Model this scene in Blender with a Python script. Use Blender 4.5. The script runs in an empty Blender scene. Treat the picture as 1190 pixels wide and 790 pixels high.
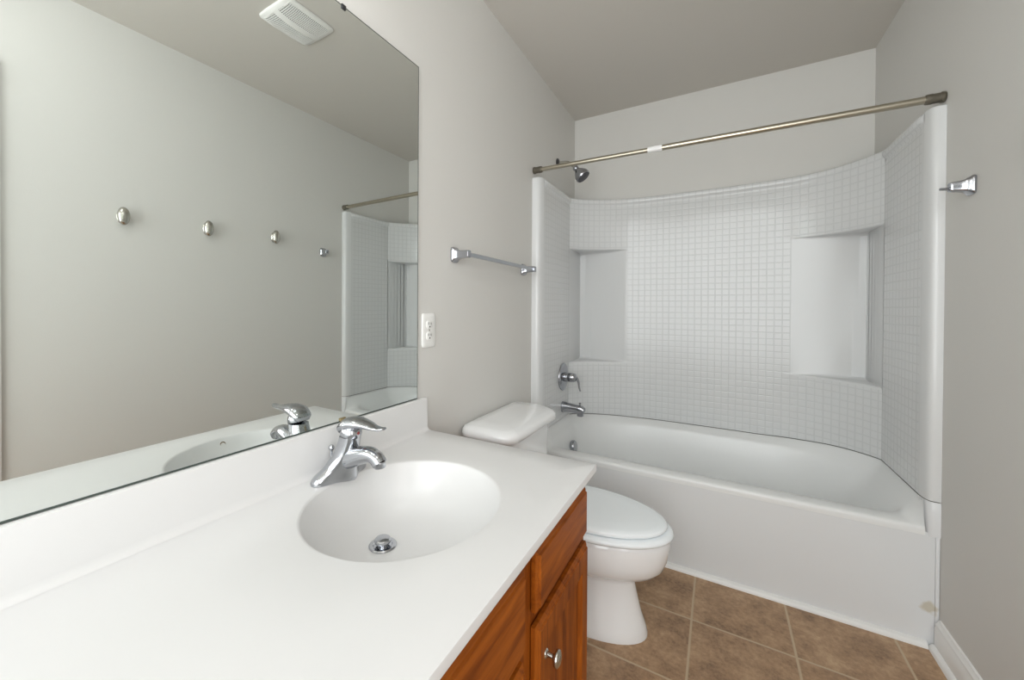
import bpy, bmesh, math, random
from mathutils import Vector, Matrix
random.seed(7)
PI = math.pi
S = bpy.context.scene
COL = S.collection

# ---------------------------------------------------------------- dimensions
W = 1.524          # wall to wall
YB = 1.655         # wall behind the tub
YR = -2.15         # wall behind the camera
H = 2.472          # ceiling
YT = 0.925         # front of the tub
HC = 0.7556        # counter top
XL, XR = 0.050, 1.485   # inner faces of the side panels
ZTOP = 1.872       # top of the surround

# ---------------------------------------------------------------- camera
cam_d = bpy.data.cameras.new('camera')
cam = bpy.data.objects.new('camera', cam_d)
COL.objects.link(cam)
S.camera = cam
cam_d.sensor_fit = 'HORIZONTAL'
cam_d.sensor_width = 36.0
cam_d.lens = 36.0 * 460.724 / 1190.0
cam_d.shift_x = 39.73 / 1190.0
cam_d.shift_y = -34.35 / 1190.0
cam_d.clip_start = 0.01
ya, pi_, ro = math.radians(31.2085), math.radians(-0.4375), math.radians(0.3025)
fw = Vector((-math.sin(ya) * math.cos(pi_), math.cos(ya) * math.cos(pi_), math.sin(pi_)))
rt = Vector((math.cos(ya), math.sin(ya), 0))
up = rt.cross(fw)
r2 = rt * math.cos(ro) + up * math.sin(ro)
u2 = -rt * math.sin(ro) + up * math.cos(ro)
mw = Matrix((r2, u2, -fw)).transposed().to_4x4()
mw.translation = Vector((0.8629, -1.0635, 1.1707))
cam.matrix_world = mw

# ---------------------------------------------------------------- light, exposure
S.view_settings.view_transform = 'Standard'
S.view_settings.look = 'None'
S.view_settings.gamma = 1.0
S.view_settings.use_curve_mapping = False
S.view_settings.exposure = 0.0
S.cycles.use_denoising = True
S.cycles.max_bounces = 16
S.cycles.diffuse_bounces = 8
S.cycles.glossy_bounces = 8

LZ, LY = 2.11, -0.70
BULB_STRENGTH = 10.0
BULB_COLOR = (1.0, 1.0, 0.99)
HALL_POWER = 22.0
HALL_COLOR = (1.0, 0.965, 0.95)

REAR_POWER = 39.0
rl = bpy.data.lights.new('rear_fill', 'AREA')  # soft fill lamp added at the wall behind the camera
rl.shape = 'RECTANGLE'
rl.size, rl.size_y = 1.4, 1.9
rl.energy = REAR_POWER
rl.color = (0.94, 0.985, 1.0)
rlo = bpy.data.objects.new('rear_fill', rl)
COL.objects.link(rlo)
rlo.location = (W / 2, YR + 0.03, 1.40)
rlo.rotation_euler = (PI / 2, 0, 0)

CEIL_STRENGTH = 14.5      # opal fill globe added under the ceiling, out of view
world = bpy.data.worlds.new('world')
S.world = world
world.use_nodes = True
world.node_tree.nodes['Background'].inputs[0].default_value = (0.9, 0.95, 1.0, 1)
world.node_tree.nodes['Background'].inputs[1].default_value = 0.15

hl = bpy.data.lights.new('hall_daylight', 'AREA')
hl.shape = 'RECTANGLE'
hl.size, hl.size_y = 0.9, 1.9
hl.energy = HALL_POWER
hl.color = HALL_COLOR
hlo = bpy.data.objects.new('hall_daylight', hl)
COL.objects.link(hlo)
hlo.location = (2.42, -1.98, 1.45)
hlo.rotation_euler = Vector((0.75, -0.66, 0.12)).to_track_quat('Z', 'Y').to_euler()

# ---------------------------------------------------------------- materials
def mat(name, color, rough=0.5, metal=0.0, coat=0.0, spec=0.5):
    m = bpy.data.materials.new(name)
    m.use_nodes = True
    b = m.node_tree.nodes['Principled BSDF']
    b.inputs['Base Color'].default_value = (*color, 1)
    b.inputs['Roughness'].default_value = rough
    b.inputs['Metallic'].default_value = metal
    b.inputs['Coat Weight'].default_value = coat
    b.inputs['Coat Roughness'].default_value = 0.06
    b.inputs['Specular IOR Level'].default_value = spec
    return m

def nn(m, t, **kw):
    n = m.node_tree.nodes.new(t)
    for k, v in kw.items():
        setattr(n, k, v)
    return n

def lk(m, a, b):
    m.node_tree.links.new(a, b)

def bsdf(m):
    return m.node_tree.nodes['Principled BSDF']

def math_node(m, op, a=None, b=None, c=None):
    n = nn(m, 'ShaderNodeMath', operation=op)
    for i, v in enumerate((a, b, c)):
        if v is None:
            continue
        if isinstance(v, (int, float)):
            n.inputs[i].default_value = v
        else:
            lk(m, v, n.inputs[i])
    return n.outputs[0]

def noise_bump(m, scale, strength, dist=0.002, detail=3):
    tc = nn(m, 'ShaderNodeTexCoord')
    nz = nn(m, 'ShaderNodeTexNoise')
    nz.inputs['Scale'].default_value = scale
    nz.inputs['Detail'].default_value = detail
    lk(m, tc.outputs['Object'], nz.inputs['Vector'])
    bp = nn(m, 'ShaderNodeBump')
    bp.inputs['Strength'].default_value = strength
    bp.inputs['Distance'].default_value = dist
    lk(m, nz.outputs['Fac'], bp.inputs['Height'])
    lk(m, bp.outputs['Normal'], bsdf(m).inputs['Normal'])
    return m

WALL = noise_bump(mat('wall_paint', (0.66, 0.652, 0.628), 0.62, spec=0.35), 260, 0.12)
CEIL = noise_bump(mat('ceiling_paint', (0.60, 0.575, 0.535), 0.9, spec=0.1), 200, 0.15)
TRIM = mat('white_trim_paint', (0.82, 0.82, 0.81), 0.35)
GEL = mat('white_gelcoat', (0.685, 0.695, 0.70), 0.22)
COUNTER = mat('cultured_marble', (0.715, 0.712, 0.712), 0.30, coat=0.12)
PORC = mat('porcelain', (0.865, 0.875, 0.885), 0.08, coat=0.5)
SEATM = mat('toilet_seat_plastic', (0.88, 0.925, 0.955), 0.18)
CHROME = mat('chrome', (0.50, 0.515, 0.545), 0.10, 1.0)
CHROME2 = mat('dull_chrome', (0.42, 0.43, 0.46), 0.17, 1.0)
NICKEL = mat('brushed_nickel', (0.46, 0.42, 0.34), 0.28, 1.0)
NICKEL2 = mat('satin_nickel', (0.55, 0.54, 0.49), 0.22, 1.0)
DARKM = mat('dark_metal', (0.10, 0.10, 0.11), 0.35, 0.9)
BLACK = mat('dark_gap', (0.02, 0.02, 0.02), 0.8)
PLASTIC = mat('white_plastic', (0.84, 0.84, 0.82), 0.3)
CAULK = mat('aged_caulk', (0.10, 0.095, 0.085), 0.8)
MIRROR = mat('mirror_silver', (0.85, 0.885, 0.865), 0.0, 1.0)
MEDGE = mat('mirror_edge', (0.06, 0.08, 0.07), 0.3)
BRASS = mat('clip_brass', (0.45, 0.36, 0.20), 0.35, 0.8)
PAPER = mat('white_sticker', (0.85, 0.85, 0.85), 0.6)
BROWN = mat('rusty_hole', (0.16, 0.10, 0.05), 0.6)

def tile_mat():
    m = mat('mosaic_gelcoat', (0.685, 0.695, 0.70), 0.20)
    uv = nn(m, 'ShaderNodeUVMap')
    uv.uv_map = 'UVMap'
    sep = nn(m, 'ShaderNodeSeparateXYZ')
    lk(m, uv.outputs[0], sep.inputs[0])
    P = 0.0347
    hs = []
    for k in (0, 1):
        f = math_node(m, 'FRACT', math_node(m, 'DIVIDE', sep.outputs[k], P))
        d = math_node(m, 'ABSOLUTE', math_node(m, 'SUBTRACT', f, 0.5))
        mr = nn(m, 'ShaderNodeMapRange', interpolation_type='SMOOTHSTEP')
        mr.inputs['From Min'].default_value = 0.38
        mr.inputs['From Max'].default_value = 0.47
        mr.inputs['To Min'].default_value = 1.0
        mr.inputs['To Max'].default_value = 0.0
        lk(m, d, mr.inputs['Value'])
        hs.append(mr.outputs[0])
    h = math_node(m, 'MINIMUM', hs[0], hs[1])
    mix = nn(m, 'ShaderNodeMix', data_type='RGBA')
    lk(m, h, mix.inputs['Factor'])
    mix.inputs[6].default_value = (0.625, 0.637, 0.642, 1)
    mix.inputs[7].default_value = (0.685, 0.695, 0.70, 1)
    lk(m, mix.outputs[2], bsdf(m).inputs['Base Color'])
    bp = nn(m, 'ShaderNodeBump')
    bp.inputs['Strength'].default_value = 0.32
    bp.inputs['Distance'].default_value = 0.0015
    lk(m, h, bp.inputs['Height'])
    lk(m, bp.outputs[0], bsdf(m).inputs['Normal'])
    return m
TILE = tile_mat()

def apron_mat():
    m = mat('apron_gelcoat', (0.735, 0.75, 0.765), 0.25)
    tc = nn(m, 'ShaderNodeTexCoord')
    d = nn(m, 'ShaderNodeVectorMath', operation='DISTANCE')
    d.inputs[1].default_value = (1.500 - W / 2, 0.92 - YT - 0.36, 0.135)
    nz = nn(m, 'ShaderNodeTexNoise')
    nz.inputs['Scale'].default_value = 45
    lk(m, tc.outputs['Object'], d.inputs[0])
    lk(m, tc.outputs['Object'], nz.inputs['Vector'])
    v = math_node(m, 'ADD', d.outputs['Value'], math_node(m, 'MULTIPLY', nz.outputs['Fac'], 0.03))
    mr = nn(m, 'ShaderNodeMapRange')
    mr.inputs['From Min'].default_value = 0.03
    mr.inputs['From Max'].default_value = 0.04
    mr.inputs['To Min'].default_value = 0.55
    mr.inputs['To Max'].default_value = 0.0
    lk(m, v, mr.inputs['Value'])
    mix = nn(m, 'ShaderNodeMix', data_type='RGBA')
    lk(m, mr.outputs[0], mix.inputs['Factor'])
    mix.inputs[6].default_value = (0.735, 0.75, 0.765, 1)
    mix.inputs[7].default_value = (0.46, 0.38, 0.22, 1)
    lk(m, mix.outputs[2], bsdf(m).inputs['Base Color'])
    return m
APRON = apron_mat()
BASIN = mat('basin_gelcoat', (0.79, 0.80, 0.80), 0.28)

def floor_mat():
    m = mat('vinyl_floor', (0.3, 0.2, 0.13), 0.42)
    tc = nn(m, 'ShaderNodeTexCoord')
    sep = nn(m, 'ShaderNodeSeparateXYZ')
    lk(m, tc.outputs['Object'], sep.inputs[0])
    P = 0.3114
    line = None
    ids = []
    for k, off in ((0, 0.7876), (1, 0.6267)):
        q = math_node(m, 'DIVIDE', math_node(m, 'SUBTRACT', sep.outputs[k], off), P)
        ids.append(math_node(m, 'FLOOR', q))
        f = math_node(m, 'FRACT', q)
        d = math_node(m, 'ABSOLUTE', math_node(m, 'SUBTRACT', f, 0.5))
        mr = nn(m, 'ShaderNodeMapRange', interpolation_type='SMOOTHSTEP')
        mr.inputs['From Min'].default_value = 0.484
        mr.inputs['From Max'].default_value = 0.492
        lk(m, d, mr.inputs['Value'])
        line = mr.outputs[0] if line is None else math_node(m, 'MAXIMUM', line, mr.outputs[0])
    cmb = nn(m, 'ShaderNodeCombineXYZ')
    lk(m, ids[0], cmb.inputs[0])
    lk(m, ids[1], cmb.inputs[1])
    wn = nn(m, 'ShaderNodeTexWhiteNoise', noise_dimensions='3D')
    lk(m, cmb.outputs[0], wn.inputs['Vector'])
    add = nn(m, 'ShaderNodeVectorMath', operation='MULTIPLY_ADD')
    lk(m, wn.outputs['Color'], add.inputs[0])
    add.inputs[1].default_value = (5, 5, 5)
    lk(m, tc.outputs['Object'], add.inputs[2])
    n1 = nn(m, 'ShaderNodeTexNoise')
    n1.inputs['Scale'].default_value = 9
    n1.inputs['Detail'].default_value = 8
    n1.inputs['Roughness'].default_value = 0.68
    lk(m, add.outputs[0], n1.inputs['Vector'])
    n2 = nn(m, 'ShaderNodeTexNoise')
    n2.inputs['Scale'].default_value = 70
    n2.inputs['Detail'].default_value = 6
    n2.inputs['Roughness'].default_value = 0.7
    lk(m, add.outputs[0], n2.inputs['Vector'])
    val = math_node(m, 'ADD', math_node(m, 'MULTIPLY', n1.outputs['Fac'], 0.6),
                    math_node(m, 'MULTIPLY', n2.outputs['Fac'], 0.4))
    cr = nn(m, 'ShaderNodeValToRGB')
    e = cr.color_ramp.elements
    e[0].position, e[0].color = 0.34, (0.17, 0.098, 0.052, 1)
    e[1].position, e[1].color = 0.66, (0.55, 0.375, 0.225, 1)
    e2 = cr.color_ramp.elements.new(0.5)
    e2.color = (0.375, 0.232, 0.130, 1)
    lk(m, val, cr.inputs[0])
    mix = nn(m, 'ShaderNodeMix', data_type='RGBA')
    lk(m, line, mix.inputs['Factor'])
    lk(m, cr.outputs[0], mix.inputs[6])
    mix.inputs[7].default_value = (0.50, 0.38, 0.25, 1)
    lk(m, mix.outputs[2], bsdf(m).inputs['Base Color'])
    bp = nn(m, 'ShaderNodeBump')
    bp.inputs['Strength'].default_value = 0.35
    bp.inputs['Distance'].default_value = 0.002
    lk(m, math_node(m, 'SUBTRACT', math_node(m, 'MULTIPLY', val, 0.5), line), bp.inputs['Height'])
    lk(m, bp.outputs[0], bsdf(m).inputs['Normal'])
    return m
FLOOR = floor_mat()

def wood_mat(name, axis):
    m = mat(name, (0.3, 0.1, 0.03), 0.46, coat=0.0, spec=0.16)
    tc = nn(m, 'ShaderNodeTexCoord')
    mp = nn(m, 'ShaderNodeMapping')
    sc = [26.0, 26.0, 26.0]
    sc[axis] = 2.2
    mp.inputs['Scale'].default_value = sc
    lk(m, tc.outputs['Object'], mp.inputs[0])
    n1 = nn(m, 'ShaderNodeTexNoise')
    n1.inputs['Scale'].default_value = 1.6
    n1.inputs['Detail'].default_value = 9
    n1.inputs['Roughness'].default_value = 0.65
    n1.inputs['Distortion'].default_value = 0.6
    lk(m, mp.outputs[0], n1.inputs['Vector'])
    cr = nn(m, 'ShaderNodeValToRGB')
    e = cr.color_ramp.elements
    e[0].position, e[0].color = 0.30, (0.125, 0.024, 0.002, 1)
    e[1].position, e[1].color = 0.72, (0.40, 0.108, 0.010, 1)
    lk(m, n1.outputs['Fac'], cr.inputs[0])
    lk(m, cr.outputs[0], bsdf(m).inputs['Base Color'])
    bp = nn(m, 'ShaderNodeBump')
    bp.inputs['Strength'].default_value = 0.15
    bp.inputs['Distance'].default_value = 0.001
    lk(m, n1.outputs['Fac'], bp.inputs['Height'])
    lk(m, bp.outputs[0], bsdf(m).inputs['Normal'])
    return m
WOODH = wood_mat('stained_wood_horizontal', 1)
WOODV = wood_mat('stained_wood_vertical', 2)

# ---------------------------------------------------------------- mesh helpers
def link(name, bm, m, parent=None, smooth=True, angle=38):
    bmesh.ops.recalc_face_normals(bm, faces=bm.faces)
    q, off = parent, Vector((0, 0, 0))
    while q:
        off += q.location
        q = q.parent
    bmesh.ops.translate(bm, verts=bm.verts, vec=-off)
    me = bpy.data.meshes.new(name)
    bm.to_mesh(me)
    bm.free()
    for mm in (m if isinstance(m, (list, tuple)) else [m]):
        me.materials.append(mm)
    o = bpy.data.objects.new(name, me)
    COL.objects.link(o)
    if smooth:
        for p in me.polygons:
            p.use_smooth = True
        me.set_sharp_from_angle(angle=math.radians(angle))
    if parent:
        o.parent = parent
    return o

def tag(o, label, cat, group=None):
    o['label'] = label
    o['category'] = cat
    if group:
        o['group'] = group
    return o

def thing(name, label, cat, loc, group=None):
    o = bpy.data.objects.new(name, None)
    o.empty_display_size = 0.05
    COL.objects.link(o)
    o.location = loc
    return tag(o, label, cat, group)

def struct(name, bm, m, **kw):
    o = link(name, bm, m, **kw)
    o['kind'] = 'structure'
    return o

def box(bm, x0, x1, y0, y1, z0, z1, bevel=0.0, seg=2):
    r = bmesh.ops.create_cube(bm, size=1.0)
    vs = r['verts']
    for v in vs:
        v.co = Vector(((x0 + x1) / 2 + v.co.x * (x1 - x0), (y0 + y1) / 2 + v.co.y * (y1 - y0), (z0 + z1) / 2 + v.co.z * (z1 - z0)))
    if bevel:
        es = {e for v in vs for e in v.link_edges}
        bmesh.ops.bevel(bm, geom=list(es), offset=bevel, segments=seg, profile=0.5, affect='EDGES')

def loft(bm, rings, cap0=True, cap1=True, closed=True):
    R = [[bm.verts.new(p) for p in ring] for ring in rings]
    n = len(R[0])
    for a, b in zip(R, R[1:]):
        for i in range(n if closed else n - 1):
            j = (i + 1) % n
            bm.faces.new((a[i], a[j], b[j], b[i]))
    if cap0:
        bm.faces.new(R[0])
    if cap1:
        bm.faces.new(R[-1])
    return R

def ring(c, u, v, ru, rv, n=24, p=2.0):
    """superellipse ring about c spanned by u, v"""
    c, u, v = Vector(c), Vector(u), Vector(v)
    out = []
    for i in range(n):
        t = 2 * PI * i / n
        a, b = math.cos(t), math.sin(t)
        a = math.copysign(abs(a) ** (2 / p), a)
        b = math.copysign(abs(b) ** (2 / p), b)
        out.append(c + u * (a * ru) + v * (b * rv))
    return out

def lathe(bm, c, axis, prof, n=28):
    """prof: list of (distance along axis, radius)"""
    axis = Vector(axis).normalized()
    u = axis.orthogonal().normalized()
    v = axis.cross(u)
    loft(bm, [ring(Vector(c) + axis * d, u, v, max(r, 1e-4), max(r, 1e-4), n) for d, r in prof])

def tube(bm, pts, radii, n=16, p=2.0, side=None, rv=None):
    pts = [Vector(q) for q in pts]
    if isinstance(radii, (int, float)):
        radii = [radii] * len(pts)
    rv = rv or radii
    if isinstance(rv, (int, float)):
        rv = [rv] * len(pts)
    rings = []
    u = Vector(side) if side else None
    for i, q in enumerate(pts):
        t = (pts[min(i + 1, len(pts) - 1)] - pts[max(i - 1, 0)]).normalized()
        if u is None:
            u = t.orthogonal()
        u = (u - t * u.dot(t)).normalized()
        v = t.cross(u)
        rings.append(ring(q, u, v, radii[i], rv[i], n, p))
    loft(bm, rings)

def spline(pts, n):
    """Catmull-Rom through pts, n samples per span"""
    pts = [Vector(p) for p in pts]
    P = [pts[0] * 2 - pts[1]] + pts + [pts[-1] * 2 - pts[-2]]
    out = []
    for i in range(1, len(P) - 2):
        for k in range(n):
            t = k / n
            a, b, c, d = P[i - 1], P[i], P[i + 1], P[i + 2]
            out.append(0.5 * ((2 * b) + (c - a) * t + (2 * a - 5 * b + 4 * c - d) * t * t + (3 * b - a - 3 * c + d) * t ** 3))
    out.append(pts[-1])
    return out

def interp(tab, x):
    if x <= tab[0][0]:
        return tab[0][1]
    for (a, fa), (b, fb) in zip(tab, tab[1:]):
        if x <= b:
            t = (x - a) / (b - a)
            return fa + (fb - fa) * t
    return tab[-1][1]

def prism(bm, prof, axis_from, axis_to, place):
    """extrude a closed 2D profile; place(s, a, b) -> point"""
    loft(bm, [[place(axis_from, a, b) for a, b in prof], [place(axis_to, a, b) for a, b in prof]])

# ================================================================= SETTING
bm = bmesh.new(); box(bm, -0.12, 2.9, YR - 0.12, YB + 0.12, -0.1, 0.0)
struct('floor', bm, FLOOR, smooth=False)
bm = bmesh.new(); box(bm, -0.12, 2.9, YR - 0.12, YB + 0.12, H, H + 0.1)
struct('ceiling', bm, CEIL, smooth=False)
bm = bmesh.new(); box(bm, -0.12, 0, YR - 0.12, YB + 0.12, 0, H)
struct('wall_left', bm, WALL, smooth=False)
bm = bmesh.new(); box(bm, 0, W, YB, YB + 0.12, 0, H)
struct('wall_back', bm, WALL, smooth=False)
bm = bmesh.new(); box(bm, 0, W, YR - 0.12, YR, 0, H)
struct('wall_front', bm, WALL, smooth=False)
DY0, DY1, DZ = -1.56, -0.775, 2.045
bm = bmesh.new()
# right wall with a doorway: one closed mesh
o2 = [(YR - 0.12, 0), (DY0, 0), (DY0, DZ), (DY1, DZ), (DY1, 0), (YB + 0.12, 0), (YB + 0.12, H), (DY1, H), (DY0, H), (YR - 0.12, H)]
A = [bm.verts.new((W, y, z)) for y, z in o2]
B = [bm.verts.new((W + 0.115, y, z)) for y, z in o2]
for V in (A, B):
    bm.faces.new((V[0], V[1], V[2], V[8], V[9]))
    bm.faces.new((V[2], V[3], V[7], V[8]))
    bm.faces.new((V[3], V[4], V[5], V[6], V[7]))
for i in range(len(o2)):
    j = (i + 1) % len(o2)
    bm.faces.new((A[i], A[j], B[j], B[i]))
struct('wall_right', bm, WALL, smooth=False)
bm = bmesh.new(); box(bm, 2.78, 2.9, YR - 0.12, YB + 0.12, 0, H)
struct('wall_hall', bm, WALL, smooth=False)
# door casing on the bathroom side and the jamb lining
bm = bmesh.new()
cw = 0.066
prof = [(0, 0), (cw, 0), (cw, 0.012), (cw - 0.012, 0.017), (0.02, 0.012), (0.006, 0.009), (0, 0.006)]
prism(bm, prof, 0.0, DZ + cw, lambda s, a, b: Vector((W - b, DY1 + a, s)))
prism(bm, prof, 0.0, DZ + cw, lambda s, a, b: Vector((W - b, DY0 - a, s)))
prism(bm, prof, DY0, DY1, lambda s, a, b: Vector((W - b, s, DZ + a)))
struct('trim_1', bm, TRIM)
bm = bmesh.new()
box(bm, W - 0.004, W + 0.119, DY1 - 0.018, DY1, 0, DZ, 0.002)
box(bm, W - 0.004, W + 0.119, DY0, DY0 + 0.018, 0, DZ, 0.002)
box(bm, W - 0.004, W + 0.119, DY0 + 0.018, DY1 - 0.018, DZ - 0.018, DZ, 0.002)
struct('trim_2', bm, TRIM)
# baseboard on the right wall, stepped top
bm = bmesh.new()
bprof = [(0, 0), (0.030, 0), (0.028, 0.010), (0.022, 0.017), (0.015, 0.019), (0.015, 0.078), (0.012, 0.083), (0.0125, 0.092), (0.008, 0.098), (0.006, 0.106), (0, 0.108)]
prism(bm, bprof, DY1 + cw, 0.914, lambda s, a, b: Vector((W - a, s, b)))
struct('baseboard_right', bm, TRIM)
# quarter round along the foot of the tub
bm = bmesh.new()
qp = [(0.0, 0.0), (0.020, 0.0), (0.0195, 0.006), (0.016, 0.013), (0.010, 0.018), (0.0, 0.020)]
prism(bm, qp, 0.004, W - 0.031, lambda s, a, b: Vector((s, YT - a, b)))
struct('trim_3', bm, TRIM)

# ================================================================= TUB SURROUND
CB = [(0.05, 1.402), (0.075, 1.440), (0.11, 1.477), (0.16, 1.515), (0.23, 1.554), (0.34, 1.597), (0.44, 1.616), (0.55, 1.626), (0.68, 1.630),
      (0.90, 1.630), (1.02, 1.625), (1.12, 1.617), (1.22, 1.598), (1.31, 1.561), (1.38, 1.507), (1.43, 1.446), (1.462, 1.398), (1.485, 1.355)]
CBS = spline([(a, b, 0) for a, b in CB], 4)
CBT = [(p.x, p.y) for p in CBS]
def cback(x):
    return interp(CBT, x)
def zc(x):
    """height of the joint between tub and surround along the back"""
    return interp([(0.05, 0.490), (0.2, 0.481), (0.4, 0.475), (1.05, 0.475), (1.25, 0.484), (1.40, 0.498), (1.485, 0.506)], x)
ZSIDE_L, ZSIDE_R = 0.490, 0.506
NL, NR = 0.36, 1.19
def nback(x):
    if x < NL:
        return 1.640 + (cback(NL) - 1.640) * max(0.0, (x - XL) / (NL - XL)) ** 1.5
    if x > NR:
        return 1.588 + (cback(NR) - 1.588) * max(0.0, (XR - x) / (XR - NR)) ** 1.5
    return cback(x)
ZL0, ZL1 = 0.825, 1.545    # niche between the lower and the upper corner shelf

sur = thing('tub_surround', 'white tub surround with embossed mosaic squares and corner shelves on three walls', 'shower surround', (W / 2, YB - 0.02, 0.48))
bm = bmesh.new()
uvl = bm.loops.layers.uv.new('UVMap')
xs = [p[0] for p in CBT]
arc = [0.0]
for (a, fa), (b, fb) in zip(CBT, CBT[1:]):
    arc.append(arc[-1] + math.hypot(b - a, fb - fa))
rows = []   # (kind, z, f, bulge)
for t in (0, 0.12, 0.5, 0.9):
    rows.append(('low', t, 0.0, 0.0))
rows += [('z', ZL0 - 0.012, 0.0, 0), ('z', ZL0 - 0.006, 0.015, 0), ('z', ZL0 - 0.002, 0.06, 0), ('z', ZL0, 0.14, 0), ('z', ZL0 + 0.001, 0.80, 0),
         ('z', ZL0 + 0.004, 0.93, 0), ('z', ZL0 + 0.012, 1.0, 0), ('z', 1.2, 1.0, 0), ('z', ZL1 - 0.014, 1.0, 0), ('z', ZL1 - 0.005, 0.94, 0), ('z', ZL1 - 0.001, 0.82, 0),
         ('z', ZL1 + 0.001, 0.10, 0), ('z', ZL1 + 0.003, 0.04, 0), ('z', ZL1 + 0.008, 0.0, 0), ('z', 1.70, 0, 0), ('z', 1.815, 0, 0), ('z', 1.824, 0, -0.003), ('z', 1.832, 0, -0.001),
         ('z', 1.840, 0, 0.006), ('z', 1.851, 0, 0.010), ('z', 1.862, 0, 0.009), ('z', 1.869, 0, 0.004), ('z', ZTOP, 0, -0.004)]
G = []
for kind, z, f, bu in rows:
    line = []
    for i, x in enumerate(xs):
        zz = z
        if kind == 'low':
            z0 = zc(x) + 0.0034
            zz = z0 + (ZL0 - 0.02 - z0) * z
        c = cback(x)
        y = c + f * (nback(x) - c) - bu
        line.append(bm.verts.new((x, y, zz)))
    G.append(line)
line = [bm.verts.new((x, YB - 0.001, ZTOP)) for x in xs]
G.append(line)
for r in range(len(G) - 1):
    for i in range(len(xs) - 1):
        fc = bm.faces.new((G[r][i], G[r][i + 1], G[r + 1][i + 1], G[r + 1][i]))
        xm = (xs[i] + xs[i + 1]) / 2
        zm = sum(v.co.z for v in fc.verts) / 4
        smooth_zone = (ZL0 - 0.012 < zm < ZL1 + 0.006) and (xm < NL or xm > NR) or zm > 1.866
        fc.material_index = 1 if smooth_zone else 0
        for lp, (a, b) in zip(fc.loops, ((r, i), (r, i + 1), (r + 1, i + 1), (r + 1, i))):
            lp[uvl].uv = (arc[b], lp.vert.co.z)
link('back_panel', bm, [TILE, GEL], sur, angle=50)

def side_panel(left):
    bm = bmesh.new()
    uvl = bm.loops.layers.uv.new('UVMap')
    s = 1 if left else -1
    x0 = XL if left else XR
    yc = cback(x0)
    yn = nback(x0)
    zs = ZSIDE_L if left else ZSIDE_R
    ys = [YT + 0.0442, 0.985, 1.1, 1.25, yc]
    prof = [(zs + 0.0034, 0), (1.0, 0), (1.4, 0), (1.815, 0), (1.824, -0.003), (1.832, -0.001), (1.840, 0.006), (1.851, 0.010), (1.862, 0.009), (1.869, 0.004), (ZTOP, -0.004), (ZTOP, None)]
    G = []
    for z, bu in prof:
        line = []
        for k, y in enumerate(ys):
            if bu is None:
                xx = 0.001 if left else W - 0.001
            else:
                xx = x0 + s * bu * (0.1 if k == 0 else 1)
            line.append(bm.verts.new((xx, y, z)))
        G.append(line)
    for r in range(len(G) - 1):
        for i in range(len(ys) - 1):
            fc = bm.faces.new((G[r][i], G[r][i + 1], G[r + 1][i + 1], G[r + 1][i]))
            fc.material_index = 0 if (r < 10 and i > 0) else 1
            for lp in fc.loops:
                lp[uvl].uv = (lp.vert.co.y, lp.vert.co.z)
    # niche cheek between block face and niche back
    n = 6
    for i in range(n):
        a, b = yc - 0.004 + (yn - yc) * i / n, yc - 0.004 + (yn + 0.008 - yc) * (i + 1) / n
        fc = bm.faces.new([bm.verts.new((x0 + s * 0.0005 * 0, y, z)) for y, z in ((a, ZL0 - 0.02), (b, ZL0 - 0.02), (b, ZL1 + 0.02), (a, ZL1 + 0.02))])
        fc.material_index = 1
    return link('side_panel', bm, [TILE, GEL], sur, angle=50)
side_panel(True)
side_panel(False)

def flange_profile(left, pad=0.0):
    p = [(0.0005, YT - 0.006), (0.019, YT - 0.006), (0.027, YT - 0.003), (0.032, YT + 0.004), (0.035, YT + 0.014), (0.038, YT + 0.030), (0.039, YT + 0.044), (0.0005, YT + 0.044)]
    if left:
        p = [(a * 0.050 / 0.039, b) for a, b in p]
        return p
    return [(W - a, b) for a, b in p]
for left in (True, False):
    bm = bmesh.new()
    p = flange_profile(left)
    zs = ZSIDE_L if left else ZSIDE_R
    loft(bm, [[Vector((x, y, z)) for x, y in p] for z in (zs + 0.0034, 1.0, 1.5, ZTOP - 0.006)] +
         [[Vector((x, y + 0.005 * (1 if y < YT + 0.02 else 0), ZTOP)) for x, y in p]])
    link('front_flange', bm, GEL, sur)

# ================================================================= BATHTUB
tub = thing('bathtub', 'white alcove bathtub with plain apron below the mosaic surround', 'bathtub', (W / 2, YT + 0.36, 0))
bm = bmesh.new()
# apron: shallow bowed front skin with thickness
cols = [0.012 + (W - 0.024) * i / 24 for i in range(25)]
def apron_y(x, z):
    return YT - 0.0008 - 0.0014 * math.cos((x - W / 2) / W * PI)
ring_prof = []
for x in cols:
    y = apron_y(x, 0)
    ring_prof.append([Vector((x, y, 0.001)), Vector((x, y, 0.2)), Vector((x, y, 0.396)), Vector((x, y + 0.03, 0.396)), Vector((x, y + 0.04, 0.001))])
loft(bm, ring_prof)
link('apron', bm, APRON, tub)
for left in (True, False):
    bm = bmesh.new()
    p = flange_profile(left)
    zs = ZSIDE_L if left else ZSIDE_R
    loft(bm, [[Vector((x, y, z)) for x, y in p] for z in (0.386, 0.43, zs - 0.004)] + [[Vector((x, y + 0.002 * (1 if y < YT + 0.02 else 0), zs)) for x, y in p]])
    link('end_flange', bm, APRON, tub)
    bm = bmesh.new()
    a, b = (0.0008, 0.0112) if left else (W - 0.0112, W - 0.0008)
    box(bm, a, b, YT - 0.004, YT + 0.03, 0.001, 0.3855, 0.002)
    link('edge_bead', bm, APRON, tub)

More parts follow.
